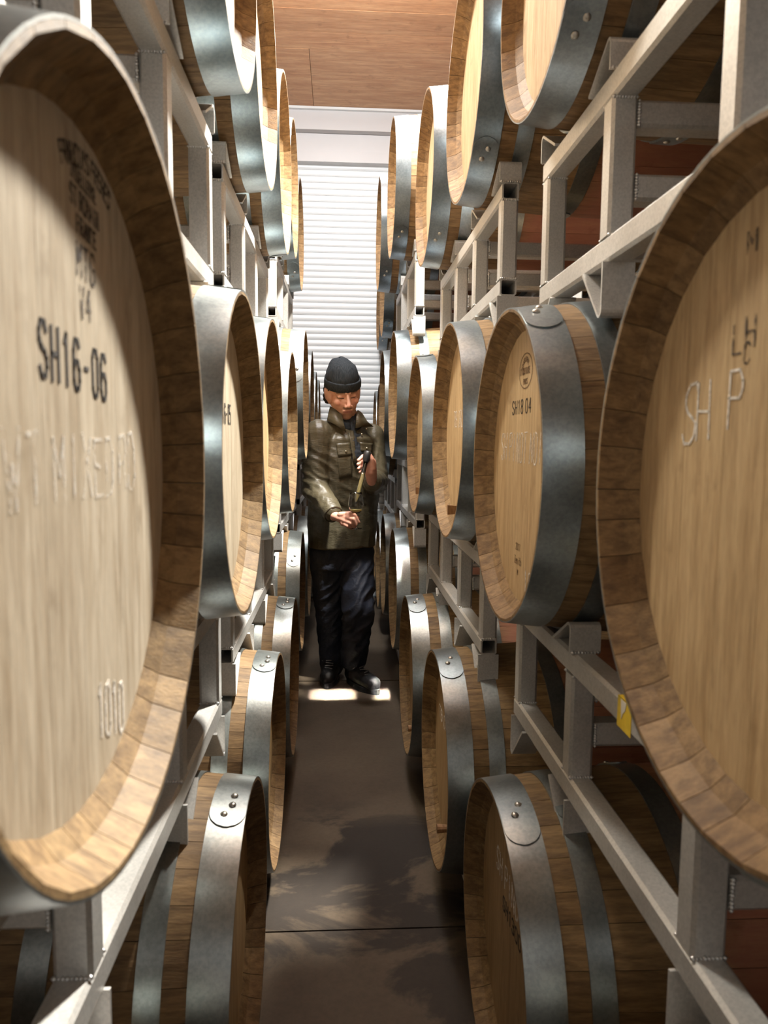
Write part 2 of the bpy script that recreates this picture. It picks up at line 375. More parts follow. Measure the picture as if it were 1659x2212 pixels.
def mark(root, zc, name, mbs, mat, label=None):
    mb = MB()
    for x in (mbs if isinstance(mbs, list) else [mbs]): mb.add(x.v, x.f)
    me = mesh(name, mb.v, mb.f); me.materials.append(mat)
    o = link(name, me, root); o.location = (0, 0, zc)
    if label: o['label'] = label
    return o
ZOFF = .3275
def barrel(side, X, Y, Z, label, tint=(1, 1, 1), headtint=None, red=False, hooptint=(1, 1, 1), strap=None, head=0, rear_row=False):
    rg = random.Random(int(abs(X*1000)+abs(Y*7000)+abs(Z*300)))
    root = empty('wine_barrel', (X, Y, Z0+Z-ZOFF), 0 if side > 0 else PI, label, 'barrel',
                 'barrels in the row beyond the right-hand racks' if rear_row else ('barrels on the right of the aisle' if side > 0 else 'barrels on the left of the aisle'))
    ang = rg.uniform(0, 360); seq = stave_layout(rg)
    for k in seq:
        a = ang + WID[k]/2; ang += WID[k]
        o = link('stave', STAVES[k], root); o.location = (0, 0, ZOFF); o.rotation_euler = (-math.radians(a), 0, 0)
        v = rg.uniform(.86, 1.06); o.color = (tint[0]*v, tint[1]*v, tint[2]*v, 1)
        if red: o.material_slots[0].link = 'OBJECT'; o.material_slots[0].material = M_STAVER
    ht = headtint or (1, 1, 1)
    for me in HEADS[head % 3]:
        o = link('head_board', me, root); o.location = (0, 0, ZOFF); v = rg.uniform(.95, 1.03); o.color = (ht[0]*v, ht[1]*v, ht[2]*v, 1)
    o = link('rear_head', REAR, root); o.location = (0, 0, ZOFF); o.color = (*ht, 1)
    for i, me in enumerate(HOOPS):
        h = link('hoop', me, root); h.location = (0, 0, ZOFF)
        a = strap[i] if (strap and i < len(strap)) else rg.uniform(-PI, PI)
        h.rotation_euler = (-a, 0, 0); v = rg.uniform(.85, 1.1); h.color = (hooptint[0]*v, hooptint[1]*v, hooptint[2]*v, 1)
        if i < 3 and not rear_row:
            xm = sum(HX[i])/2; r = rad(xm)+.0046
            for b in ((-.02, .07, .15) if i == 0 and strap and side < 0 else (.05, .14)):
                q = link('rivet', RIVET, h); q.location = (xm + (.006 if b > .1 else -.006), r*math.sin(b), r*math.cos(b)); q.rotation_euler = (-b, 0, 0)
    return root
def peg(root, u, v, square):
    mb = MB(); n = 4 if square else 10; r = .013
    pl = [(r*math.cos(2*PI*(i+.5)/n), r*math.sin(2*PI*(i+.5)/n)*(1.5 if square else 1)) for i in range(n)]
    mb.prism(pl, lambda p: (.012, p[0], p[1]), lambda p: (HD+.002, p[0]*.8, p[1]*.8))
    o = link('tap_peg', mb.mesh('tap_peg'), root, M_PEG); o.location = (0, -u, ZOFF+v); return o

B = {}
ORD = {('A', 0): 'nearest the camera', ('A', 1): 'second from camera', ('B', 0): 'third from camera', ('B', 1): 'fourth from camera',
       ('C', 0): 'fifth from camera', ('C', 1): 'sixth from camera', ('D', 0): 'seventh from camera', ('D', 1): 'last before roller door'}
TN = {1: 'bottom', 2: 'middle', 3: 'top'}
SPEC = {  # (side, tier): {slot: (X, Y, Z)}
 (1, 1): {('A',0): (.30,.60,-.965), ('A',1): (.294,1.35,-.975), ('B',0): (.268,2.034,-.901), ('B',1): (.252,2.772,-.897), ('C',0): (.262,3.66,-.742), ('C',1): (.255,4.39,-.742), ('D',0): (.26,5.07,-.86), ('D',1): (.265,5.78,-.86)},
 (1, 2): {('A',0): (.318,.605,-.045), ('A',1): (.312,1.43,-.051), ('B',0): (.295,2.088,.024), ('B',1): (.282,2.866,.018), ('C',0): (.245,3.562,.21), ('C',1): (.237,4.338,.21), ('D',0): (.255,5.04,.07), ('D',1): (.26,5.76,.07)},
 (1, 3): {('A',0): (.36,.66,.90), ('A',1): (.35,1.42,.909), ('B',0): (.322,2.08,.954), ('B',1): (.299,2.805,.945), ('C',0): (.227,3.53,1.145), ('C',1): (.205,4.26,1.135), ('D',0): (.27,5.04,.985), ('D',1): (.28,5.76,.985)},
 (-1, 1): {('A',0): (-.165,.60,-.955), ('A',1): (-.167,1.35,-.963), ('B',0): (-.176,2.078,-.918), ('B',1): (-.174,2.814,-.914), ('C',0): (-.190,3.73,-.768), ('C',1): (-.185,4.445,-.765), ('D',0): (-.175,5.13,-.77), ('D',1): (-.175,5.80,-.77)},
 (-1, 2): {('A',0): (-.161,.592,-.028), ('A',1): (-.177,1.419,-.032), ('B',0): (-.184,2.078,.022), ('B',1): (-.180,2.830,.022), ('C',0): (-.165,3.57,.205), ('C',1): (-.165,4.36,.205), ('D',0): (-.165,5.08,.15), ('D',1): (-.165,5.78,.15)},
 (-1, 3): {('A',0): (-.176,.66,.94), ('A',1): (-.186,1.42,.948), ('B',0): (-.197,2.08,.977), ('B',1): (-.200,2.784,.973), ('C',0): (-.218,3.592,1.149), ('C',1): (-.228,4.327,1.14)},
}
EXTRA = {(1,2,'A',0): 'chalked SH P', (1,2,'A',1): 'chalked PINOT NOIR', (1,2,'B',0): 'square peg in head',
 (-1,2,'A',0): 'stencilled SH16-06', (-1,2,'A',1): 'stencilled SH16-05', (1,1,'A',1): 'stencilled SH13003', (1,1,'B',0): 'round peg in head'}
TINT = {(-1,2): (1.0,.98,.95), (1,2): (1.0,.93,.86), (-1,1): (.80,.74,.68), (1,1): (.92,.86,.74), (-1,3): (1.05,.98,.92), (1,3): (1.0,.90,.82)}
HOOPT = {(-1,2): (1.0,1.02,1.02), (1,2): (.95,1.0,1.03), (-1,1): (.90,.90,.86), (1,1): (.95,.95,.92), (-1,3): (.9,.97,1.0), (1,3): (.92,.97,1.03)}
for (sd, t), d in SPEC.items():
    for i, ((c, k), (X, Y, Z)) in enumerate(d.items()):
        lab = 'oak barrel, %s tier %s of aisle, %s' % (TN[t], 'right' if sd > 0 else 'left', ORD[(c, k)])
        e = EXTRA.get((sd, t, c, k))
        if e: lab += ', ' + e
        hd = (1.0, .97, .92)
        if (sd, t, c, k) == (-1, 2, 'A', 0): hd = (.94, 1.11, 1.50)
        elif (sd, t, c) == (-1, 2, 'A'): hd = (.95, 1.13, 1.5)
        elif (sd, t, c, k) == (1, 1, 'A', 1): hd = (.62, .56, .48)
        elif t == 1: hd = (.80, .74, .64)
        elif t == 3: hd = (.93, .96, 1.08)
        st = None
        if t == 1 and c in 'AB': st = (((.02, -.02, .6) if sd > 0 else (.10, .05, .5)))
        if st and sd > 0: st = (-.30, -.16, .5)
        ht_ = HOOPT[(sd, t)]
        if (sd, t, c, k) == (1, 2, 'A', 1): st = (-.5, 1.0, .3)
        if (sd, t, c, k) == (-1, 2, 'A', 1): st = (-.1, .1, .3)
        if (sd, t) == (1, 3): st = (-2.6, 2.5, 2.9)
        if (sd, t, c, k) == (-1, 1, 'A', 1): ht_ = (.86, .84, .80)
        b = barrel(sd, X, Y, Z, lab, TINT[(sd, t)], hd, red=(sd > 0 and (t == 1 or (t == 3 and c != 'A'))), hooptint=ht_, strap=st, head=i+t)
        B[(sd, t, c, k)] = b
for t in (1, 2, 3):
    for c in 'ABC':
        for k in (0, 1):
            X, Y, Z = SPEC[(1, t)][(c, k)]
            barrel(1, X+1.07, Y, Z, 'oak barrel in second row behind right-hand stack, %s tier, %s' % (TN[t], ORD[(c, k)]),
                   (.95,.88,.8), (.9,.86,.8), red=True, head=k, rear_row=True)

# writing on the heads
def W(key): return B[key]
r_ = random.Random(11)
b = W((-1, 2, 'A', 0)); z = ZOFF
mark(b, z, 'stencil_marking', writing('SH16-06', -.075, .069, .037, .33, .0036, drop=-.07, space=1.75, stencil=True), M_INK, 'black stencilled code SH16-06')
q = [writing('FRANCOIS FRERES', -.055, 0, .015, .42, .0020, arc=(.030, .095, .140), space=1.22)]
q += [writing('TONNELLERIE', -.008, .222, .011, .38, .0016, space=1.3, drop=-.08), writing('ST ROMAIN', -.008, .203, .014, .40, .0020, space=1.35, drop=-.08),
      writing('FRANCE', .004, .184, .013, .42, .002, space=1.4, drop=-.08), writing('MTG', .002, .152, .024, .42, .0024, space=1.5, drop=-.05), writing('V4', .006, .120, .024, .40, .0024, space=1.5)]
mark(b, z, 'stamp_marking', q, M_STAMPF, 'faded dark stamp in rows')
mark(b, z, 'chalk_writing', [writing('W', -.135, -.018, .050, .45, .0032, jit=.3, rg=r_), writing('T MIXED', -.100, -.018, .048, .40, .0030, jit=.3, space=1.5, drop=-.02, rg=r_), writing('RD', .098, -.02, .050, .42, .0032, jit=.3, rg=r_)], M_CHALKF, 'smudged white chalk writing')
mark(b, z, 'chalk_writing', writing('1010', .022, -.225, .045, .28, .0028, jit=.2, space=1.5, drop=-.3, rg=r_), M_CHALK, 'white chalk figures')
b = W((-1, 2, 'A', 1))
mark(b, z, 'stencil_marking', writing('SH16-05', -.070, .06, .036, .34, .0034, space=1.75, stencil=True), M_INK)
b = W((1, 2, 'A', 1))
def t3(p, d): return (HD-.0002-d, -p[0], p[1])
C_ = (.012, .185); ring = MB()
rp = [(C_[0]+.050*math.cos(2*PI*i/40), C_[1]+.033*math.sin(2*PI*i/40)) for i in range(41)]
ribbon(ring, rp, .0020, t3); mark(b, z, 'stamp_ring', ring, M_STAMP)
q = [writing('TONNELLERIE', -.030, 0, .0085, .50, .0012, arc=(C_[0], C_[1]-.006, .024), space=1.1), writing("D'AQUITAINE", C_[0]-.040, C_[1]-.006, .012, .40, .0016, space=1.4), writing('PARIS', C_[0]-.016, C_[1]-.025, .010, .5, .0013, space=1.3)]
mark(b, z, 'stamp_marking', q, M_STAMP, 'round cooper stamp burnt into the head')
mark(b, z, 'stencil_marking', writing('SH18 04', -.090, .105, .026, .58, .0026, space=1.6, stencil=True), M_INK, 'black stencilled code SH18 04')
mark(b, z, 'chalk_writing', writing('SH PINOT NOIR', -.186, .010, .056, .36, .0019, jit=.25, slant=.1, space=1.5, rg=r_), M_CHALK, 'white chalk writing')
mark(b, z, 'stamp_marking', [writing('2017', -.029, -.165, .013, .5, .0013, space=1.4), writing('Zenith', -.037, -.193, .015, .45, .0013, space=1.4), writing('M', -.012, -.214, .010, .6, .0013)], M_STAMP)
mark(b, z, 'chalk_writing', writing('101', .045, -.245, .050, .38, .0028, jit=.25, space=1.5, rg=r_), M_CHALK)
b = W((1, 2, 'B', 0))
for vv, hh in ((.078, .004), (.069, .0025)):
    bar = MB(); bar.prism([(.06, vv), (.14, vv), (.14, vv+hh), (.06, vv+hh)], lambda p: t3(p, 0), lambda p: t3(p, .0005)); mark(b, z, 'stamp_bar', bar, M_STAMP)
mark(b, z, 'stamp_marking', [writing('TN', .065, .120, .026, .65, .0024), writing('CAD', .063, .088, .026, .62, .0026)], M_STAMP)
mark(b, z, 'chalk_writing', writing('TB ORG8', -.112, .015, .045, .50, .0022, jit=.25, space=1.4, rg=r_), M_CHALK, 'white chalk writing')
mark(b, z, 'stencil_marking', writing('D6', .085, -.105, .016, .7, .0022), M_INK); peg(b, -.015, -.222, True)
b = W((1, 2, 'A', 0))
mark(b, z, 'chalk_writing', [writing('S', -.160, .043, .062, .40, .0030, slant=.15, jit=.15, rg=r_), writing('H', -.128, .048, .058, .42, .0026, jit=.2, rg=r_), writing('P', -.068, .060, .050, .45, .0026, jit=.2, rg=r_)], M_CHALK, 'white chalk letters')
mark(b, z, 'stamp_marking', [writing('H', -.045, .130, .026, .55, .0028, stencil=True), writing('L', -.066, .126, .026, .5, .002), writing('C', -.046, .116, .018, .5, .002)], M_STAMPF)
mark(b, z, 'stamp_marking', writing('M', -.050, .212, .018, .8, .0028), M_STAMPF)
b = W((1, 1, 'A', 1))
mark(b, z, 'chalk_writing', writing('SH PINOT', -.126, .076, .048, .42, .0030, jit=.2, space=1.5, rg=r_), M_CHALK, 'white chalk writing')
mark(b, z, 'stencil_marking', writing('SH13003', -.060, .026, .028, .58, .0036, space=1.6, drop=.06), M_INK, 'black stencilled code SH13003')
b = W((1, 1, 'B', 0))
mark(b, z, 'chalk_writing', writing('TB ORG', -.172, .055, .034, .75, .0026, jit=.2, space=1.4, rg=r_), M_CHALK, 'white chalk writing')
mark(b, z, 'stencil_marking', writing('40', .05, -.12, .02, .7, .0026), M_INK); peg(b, .02, -.208, False)
peg(W((1, 1, 'B', 1)), .02, -.21, False); peg(W((1, 2, 'B', 1)), -.02, -.215, True)

# ------------------------------------------------------------------ welded racks
T_ = .042
def tube(name, axis, length, t=T_, wall=.004):
    c = .005; h = t/2
    o8 = [(-h+c, -h), (h-c, -h), (h, -h+c), (h, h-c), (h-c, h), (-h+c, h), (-h, h-c), (-h, -h+c)]
    g = h-wall; i8 = [(-g+c*.5, -g), (g-c*.5, -g), (g, -g+c*.5), (g, g-c*.5), (g-c*.5, g), (-g+c*.5, g), (-g, g-c*.5), (-g, -g+c*.5)]
    def mp(p, s):
        return {'x': (s, p[0], p[1]), 'y': (p[0], s, p[1]), 'z': (p[0], p[1], s)}[axis]
    vs = []
    for s in (0, length):
        vs += [mp(p, s) for p in o8] + [mp(p, s) for p in i8]
    fs = []
    for i in range(8):
        j = (i+1) % 8
        fs += [(i, j, 16+j, 16+i), (8+i, 24+i, 24+j, 8+j), (i, 8+i, 8+j, j), (16+i, 16+j, 24+j, 24+i)]
    me = fixn(mesh(name, vs, fs)); me.materials.append(M_RACK); return me
_tc = {}
def tubec(name, axis, l):
    k = (name, axis, round(l, 3))
    if k not in _tc: _tc[k] = tube(name, axis, l)
    return _tc[k]
def plate_mesh(up, tall, reach=.105):
    """bent plate: vertical leg on the outer side, rounded top, slope down towards the barrel (+y). up=1 cradle, -1 foot"""
    th = .005; R = .012; path = [(0, 0), (0, tall-R)]
    sl = math.atan2(tall-.004, reach-.01); end = PI/2 + 0
    a1 = PI - (PI/2 - sl) - 0
    for i in range(1, 6):
        a = PI - (PI - (PI/2 - sl))*i/5
        path.append((R + R*math.cos(a), tall-R + R*math.sin(a)))
    path.append((reach, .002))
    n = len(path); left = []; right = []
    for i, p in enumerate(path):
        a = Vector(path[max(0, i-1)]); b_ = Vector(path[min(n-1, i+1)]); d = (b_-a).normalized(); nn = Vector((-d.y, d.x))
        left.append(Vector(p)); right.append(Vector(p)-nn*th)
    vs = []; w = .054/2
    for i in range(n):
        for (q_) in (left[i], right[i]):
            for x in (-w, w): vs.append((x, q_.x, up*q_.y))
    fs = []
    for i in range(n-1):
        a = i*4; b_ = a+4
        fs += [(a, a+1, b_+1, b_), (a+2, b_+2, b_+3, a+3), (a, b_, b_+2, a+2), (a+1, a+3, b_+3, b_+1)]
    fs += [(0, 2, 3, 1), ((n-1)*4, (n-1)*4+1, (n-1)*4+3, (n-1)*4+2)]
    me = fixn(mesh('plate', vs, fs)); me.materials.append(M_RACK); return me
CR = plate_mesh(1, .052); FT = plate_mesh(-1, .088)
def weld(mb, c, axis, l, r=.0035):
    n = 9
    for i in range(n):
        s = (i/(n-1)-.5)*l; p = Vector(c); p[axis] += s
        q = r*(.8+.5*rnd.random())
        vs = [p+Vector(v)*q for v in ((1,0,0),(-1,0,0),(0,1,0),(0,-1,0),(0,0,1),(0,0,-1))]
        mb.add(vs, [(0,2,4),(2,1,4),(1,3,4),(3,0,4),(2,0,5),(1,2,5),(3,1,5),(0,3,5)])
def rack(side, Xf, yc, zl, zu, ys4, label, feet=True, low=False, group=None):
    """zl bottom of the lower rail, zu top of the upper rail (world z), ys4 = post centres relative to yc in world"""
    H = zu-zl
    root = empty('barrel_rack', (Xf, yc, zl - (.09 if feet else 0)), 0 if side > 0 else PI, label, 'rack', group)
    o_ = .09 if feet else 0
    y4 = [y*(1 if side > 0 else -1) for y in ys4]; y4.sort()
    ya, yb = y4[0]-T_/2, y4[3]+T_/2
    wb = MB()
    for fi, x in enumerate((T_/2, L-2*.095-T_/2)):
        if not low:
            r1 = link('rail', tubec('rail', 'y', yb-ya), root); r1.location = (x, ya, o_+H-T_/2)
        r2 = link('rail', tubec('rail', 'y', yb-ya), root); r2.location = (x, ya, o_+T_/2 if not low else o_+H-T_/2)
        for i, y in enumerate(y4):
            if not low:
                pz = H-2*T_
                po = link('post', tubec('post', 'z', pz-.001), root); po.location = (x, y, o_+T_+.0005)
                if fi == 0:
                    for sy in (-1, 1):
                        weld(wb, (x, y+sy*T_/2, o_+T_+.0005), 0, T_*.9); weld(wb, (x, y+sy*T_/2, o_+H-T_), 0, T_*.9)
            sgn = 1 if i in (0, 2) else -1
            cp = link('cradle', CR, root); cp.location = (x, y - sgn*(T_/2-.001), o_+H); cp.rotation_euler = (0, 0, 0 if sgn > 0 else PI)
            if fi == 0: weld(wb, (x, y - sgn*(T_/2+.001), o_+H+.001), 0, .045)
            if feet:
                ft = link('foot', FT, root); ft.location = (x, y - sgn*(T_/2-.001), o_); ft.rotation_euler = (0, 0, 0 if sgn > 0 else PI)
    xl = L-2*.095-2*T_
    for i in (1, 2):
        for zz in ((H-T_*.5-.045, T_*1.5+.075-.02) if not low else (H-T_/2,)):
            cb = link('crossbeam', tubec('crossbeam', 'x', xl-.001), root); cb.location = (T_+.0005, y4[i], o_+zz)
            if low: continue
            for sy in (-1, 1): weld(wb, (T_+.002, y4[i]+sy*T_/2, o_+zz), 2, T_*.9)
    if wb.v:
        w_ = link('weld_beads', wb.mesh('weld_beads', True), root, M_WELD); tag(w_, kind='stuff')
    return root
ZR = 0
CN = {'A': 'nearest camera', 'B': 'second from camera', 'C': 'beside standing man', 'D': 'by roller door'}
RACKS = {}
def avg(l): return sum(l)/len(l)
def make_racks(sd, dx, rear, colset):
    for c in colset:
        for lv in (0, 1, 2):
            if (sd, lv+1) == (-1, 3) and c == 'D': continue
            up = [SPEC[(sd, lv+1)][(c, k)] for k in (0, 1)]
            zu = Z0 + avg([p[2] for p in up]) - .3145 
            X = avg([p[0] for p in up]) if lv == 0 else avg([p[0] for p in up] + [SPEC[(sd, lv)][(c, k)][0] for k in (0, 1)])
            yc = avg([p[1] for p in up]); ys4 = [up[0][1]-.185-yc, up[0][1]+.185-yc, up[1][1]-.185-yc, up[1][1]+.185-yc]
            side = 'right' if sd > 0 else 'left'
            where = {0: 'under bottom tier', 1: 'between bottom and middle tiers', 2: 'between middle and top tiers'}[lv]
            lab = 'metal rack %s %s, %s' % (side if not rear else 'in second row at right', where, CN[c])
            g = 'welded metal barrel racks'
            xf = X + sd*.095 + dx
            if lv == 0:
                if zu > .24: rk = rack(sd, xf, yc, 0, zu, ys4, lab, feet=False, group=g)
                else: rk = rack(sd, xf, yc, max(0, zu-T_), zu, ys4, lab, feet=False, low=True, group=g)
                if zu <= .24 and zu-T_ > .02:                      # floor pads
                    for y in ys4:
                        mb = MB(); mb.box((0, -.02, -(zu-T_)), (T_, .02, 0)); o = link('pad', mb.mesh('pad'), rk, M_RACK); o.location = (0, y*sd, 0)
            else:
                lo = [SPEC[(sd, lv)][(c, k)] for k in (0, 1)]
                zl = Z0 + max(p[2] for p in lo) + .30 + .037
                rk = rack(sd, xf, yc, zl, zu, ys4, lab, group=g)
            RACKS[(sd, lv, c, rear)] = rk
make_racks(1, 0, False, 'ABCD'); make_racks(-1, 0, False, 'ABCD'); make_racks(1, 1.07, True, 'ABC')
# yellow sticker on the nearest low right-hand rack
M_YEL = plain('yellow_sticker_paper', (.75, .52, .03), .5, var=.25, sc=60); M_PAP = plain('torn_paper', (.62, .58, .50), .8)
rk = RACKS[(1, 1, 'A', False)]; H1 = None
rz = (Z0 + avg([SPEC[(1, 2)][('A', k)][2] for k in (0, 1)]) - .3145) - rk.location.z
yy = .99 - rk.location.y
mb = MB(); mb.box((-.0008, yy-.025, rz-.044), (-.0001, yy+.025, rz+.0008)); mb.box((-.0008, yy-.025, rz+.0001), (.03, yy+.025, rz+.0008))
stk = link('sticker', mb.mesh('sticker'), rk, M_YEL); stk['label'] = 'torn yellow sticker folded over the rail'
mb = MB(); mb.prism([(yy+.012, rz-.001), (yy-.008, rz-.001), (yy-.004, rz-.014), (yy+.004, rz-.020), (yy+.009, rz-.030)], lambda p: (-.0014, p[0], p[1]), lambda p: (-.0009, p[0], p[1]))
for yq in (-.012, -.002, .01): mb.box((.006, yy+yq, rz+.0009), (.012, yy+yq+.005, rz+.0013))
link('torn_paper', mb.mesh('torn_paper'), stk, M_PAP)

# ------------------------------------------------------------------ the man
from mathutils import noise as mn
def at(x, y, Y):                                    # photo point at a given distance down the aisle -> world point
    d = fw + rr*((x-W_/2)/F) + uu*((H_/2-y)/F); d = d*(Y/d.y); return Vector((d.x, d.y, d.z + CAMZ))
def cap(mb, p0, r0_, p1, r1_, n=16, sx=1.0, ref=None):
    """tapered capsule; sx squashes it along ref"""
    p0 = Vector(p0); p1 = Vector(p1); d = (p1-p0); l = d.length; d = d.normalized() if l > 1e-6 else Vector((0, 0, 1))
    ref = Vector(ref) if ref is not None else (Vector((0, 1, 0)) if abs(d.y) < .9 else Vector((1, 0, 0)))
    a = (ref - d*ref.dot(d)).normalized(); b = d.cross(a)
    rings = []
    for k in range(1, 5): t = PI/2*k/5; rings.append((p0 - d*r0_*math.cos(t), r0_*math.sin(t)))
    rings += [(p0, r0_), ((p0+p1)/2, (r0_+r1_)/2), (p1, r1_)]
    for k in range(4, 0, -1): t = PI/2*k/5; rings.append((p1 + d*r1_*math.cos(t), r1_*math.sin(t)))
    vs = [p0 - d*r0_]
    for c, r in rings:
        for i in range(n):
            th = 2*PI*i/n; vs.append(c + a*(r*sx*math.cos(th)) + b*(r*math.sin(th)))
    vs.append(p1 + d*r1_); fs = []
    for i in range(n): fs.append((0, 1+(i+1) % n, 1+i))
    for k in range(len(rings)-1):
        for i in range(n):
            j = (i+1) % n; fs.append((1+k*n+i, 1+k*n+j, 1+(k+1)*n+j, 1+(k+1)*n+i))
    e = len(vs)-1; b0 = 1+(len(rings)-1)*n
    for i in range(n): fs.append((b0+i, b0+(i+1) % n, e))
    mb.add(vs, fs)
def ell(mb, c, rad_, R=None, n=18, m_=12):
    c = Vector(c); vs = []; fs = []
    for i in range(m_+1):
        t = PI*i/m_
        for j in range(n):
            p = 2*PI*j/n; v = Vector((rad_[0]*math.sin(t)*math.cos(p), rad_[1]*math.sin(t)*math.sin(p), rad_[2]*math.cos(t)))
            if R is not None: v = R @ v
            vs.append(c+v)
    for i in range(m_):
        for j in range(n):
            k = (j+1) % n; fs.append((i*n+j, (i+1)*n+j, (i+1)*n+k, i*n+k))
    mb.add(vs, fs)
def chain(mb, pts, rs, **k):
    for i in range(len(pts)-1): cap(mb, pts[i], rs[i], pts[i+1], rs[i+1], **k)
def loft(mb, secs, n=28):
    """closed loft through elliptical sections (centre, half width vector, half depth vector, squareness)"""
    vs = []; fs = []
    for c, a, b in secs:
        for i in range(n):
            t = 2*PI*i/n; ct, st_ = math.cos(t), math.sin(t)
            e = .85; vs.append(Vector(c) + Vector(a)*(abs(ct)**e*(1 if ct > 0 else -1)) + Vector(b)*(abs(st_)**e*(1 if st_ > 0 else -1)))
    k = len(secs)
    for s_ in range(k-1):
        for i in range(n):
            j = (i+1) % n; fs.append((s_*n+i, s_*n+j, (s_+1)*n+j, (s_+1)*n+i))
    fs += [tuple(range(n))[::-1], tuple((k-1)*n+i for i in range(n))]
    mb.add(vs, fs)
def fuse(name, mb, voxel, smooth=4, fac=.5, disp=None, mat=None, parent=None, decimate=None):
    me = mb.mesh(name+'_tmp'); o = bpy.data.objects.new(name+'_tmp', me); COL.objects.link(o)
    r = o.modifiers.new('r', 'REMESH'); r.mode = 'VOXEL'; r.voxel_size = voxel
    s_ = o.modifiers.new('s', 'SMOOTH'); s_.factor = fac; s_.iterations = smooth
    if decimate: d_ = o.modifiers.new('d', 'DECIMATE'); d_.ratio = decimate
    dg = bpy.context.evaluated_depsgraph_get(); me2 = bpy.data.meshes.new_from_object(o.evaluated_get(dg)); me2.name = name
    bpy.data.objects.remove(o); bpy.data.meshes.remove(me)
    if disp:
        ns = [v.normal.copy() for v in me2.vertices]
        for v, n_ in zip(me2.vertices, ns): v.co = v.co + n_*disp(v.co, n_)
    me2.polygons.foreach_set('use_smooth', [True]*len(me2.polygons)); me2.update()
    me2.materials.clear()
    return link(name, me2, parent, mat)
PY = 3.95
man = empty('person', (0.02, PY, 0), 0, 'man in black beanie, olive jacket and dark trousers, standing in aisle with glass', 'person')
def tolocal(o): o.matrix_parent_inverse = Matrix.Translation(-man.location); return o

TW = math.radians(24); LAT = Vector((math.cos(TW), math.sin(TW), 0)); FWD = Vector((math.sin(TW), -math.cos(TW), 0))
# joints
HC = at(741, 846, 3.90)
neck = at(752, 912, 3.95); chest = at(748, 985, 3.97); waist = at(742, 1090, 3.98); pelvis = at(739, 1185, 3.98)
shR = at(689, 938, 3.88); elR = at(683, 1052, 3.84); wrR = at(722, 1114, 3.64)
shL = at(801, 944, 4.02); elL = at(809, 1043, 3.93); wrL = at(803, 1040, 3.69)
hipR = pelvis - LAT*.088 + Vector((0, 0, -.02)); hipL = pelvis + LAT*.088 + Vector((0, 0, -.02))
knR = at(712, 1325, 4.0); anR = at(717, 1440, 4.10)
knL = at(774, 1318, 3.84); anL = at(764, 1432, 3.95)
# head frame: turned a little to the image right, bowed
HM = (Matrix.Rotation(math.radians(17), 3, 'Z') @ Matrix.Rotation(math.radians(24), 3, 'X') @ Matrix.Rotation(math.radians(-7), 3, 'Y') @ Matrix.Diagonal((1.08, 1.05, 1.05)))
def hp(x, f, z, s=1.0): return HC + HM @ Vector((x, -f, z))
body = MB()
ell(body, hp(0, -.012, .035), (.077, .096, .088), HM)
ell(body, hp(0, .030, -.035), (.062, .062, .075), HM)
ell(body, hp(0, .045, -.075), (.047, .045, .040), HM)
ell(body, hp(0, .066, -.103), (.026, .024, .019), HM)
for sx_ in (-1, 1):
    ell(body, hp(sx_*.040, .060, -.028), (.022, .022, .020), HM)
    cap(body, hp(sx_*.058, .01, -.045), .014, hp(sx_*.030, .058, -.098), .015)
    cap(body, hp(sx_*.010, .084, .023), .010, hp(sx_*.046, .064, .022), .009)
    ell(body, hp(sx_*.031, .071, .004), (.016, .012, .011), HM)
    ell(body, hp(sx_*.0125, .102, -.038), (.0085, .010, .008), HM)
    ell(body, hp(sx_*.068, .004, -.012), (.014, .036, .044), HM)
    ell(body, hp(sx_*.079, -.008, -.008), (.010, .020, .032), HM)
    ell(body, hp(sx_*.083, -.014, .000), (.007, .019, .024), HM)
cap(body, hp(0, .088, .012), .0085, hp(0, .110, -.032), .0115)
cap(body, hp(-.019, .086, -.066), .0065, hp(.019, .086, -.066), .0065)
cap(body, hp(-.016, .084, -.077), .0075, hp(.016, .084, -.077), .0075)
cap(body, hp(0, -.012, -.06), .056, neck + Vector((0, 0, .0)), .060)
chain(body, [neck, chest, waist, pelvis], [.075, .115, .12, .125], sx=.8, ref=FWD)
cap(body, shR + LAT*.02, .05, shL - LAT*.02, .05)
chain(body, [shR, elR, wrR], [.048, .038, .027]); chain(body, [shL, elL, wrL], [.048, .038, .027])
chain(body, [hipR, knR, anR], [.082, .054, .038]); chain(body, [hipL, knL, anL], [.082, .054, .038])
FR = [anR + Vector((0, 0, -.045)), at(712, 1468, 3.99)]; FR[1].z = .045
FL = [anL + Vector((0, 0, -.04)), at(800, 1488, 3.83)]; FL[1].z = .045; FR[0].z = max(.05, FR[0].z); FL[0].z = max(.05, FL[0].z)
cap(body, anR, .038, FR[0], .036); cap(body, FR[0], .036, FR[1], .034); cap(body, anL, .038, FL[0], .036); cap(body, FL[0], .036, FL[1], .034)
# right hand (image left) round the foot of the glass stem
GX, GY = 769.5, 3.55
def A(x, y, dy=0.0): return at(x, y, GY + dy)
kn = [A(752, 1112, .03), A(749, 1118, .022), A(745, 1125, .022), A(741, 1131, .03)]
palmR = A(736, 1119, .05)
cap(body, wrR, .026, palmR, .030, sx=.75, ref=(0, 0, 1))
for k_ in kn: cap(body, palmR + (k_-palmR)*.15, .019, k_, .0135)
mids = [A(766, 1112, -.022), A(763, 1122, -.028), A(758, 1131, -.022), A(751, 1137, -.010)]
tips = [A(775, 1128, -.014), A(769, 1134, -.016), A(766, 1139, -.004), A(760, 1142, .004)]
for i, (a_, b_, c_) in enumerate(zip(kn, mids, tips)):
    r_f = (.0098, .0098, .0092, .0082)[i]; chain(body, [a_, b_, c_], [r_f*1.12, r_f, r_f*.85], n=10)
chain(body, [A(735, 1112, .035), A(756, 1109, .030), A(773, 1119, .018)], [.015, .012, .0095], n=10)      # thumb
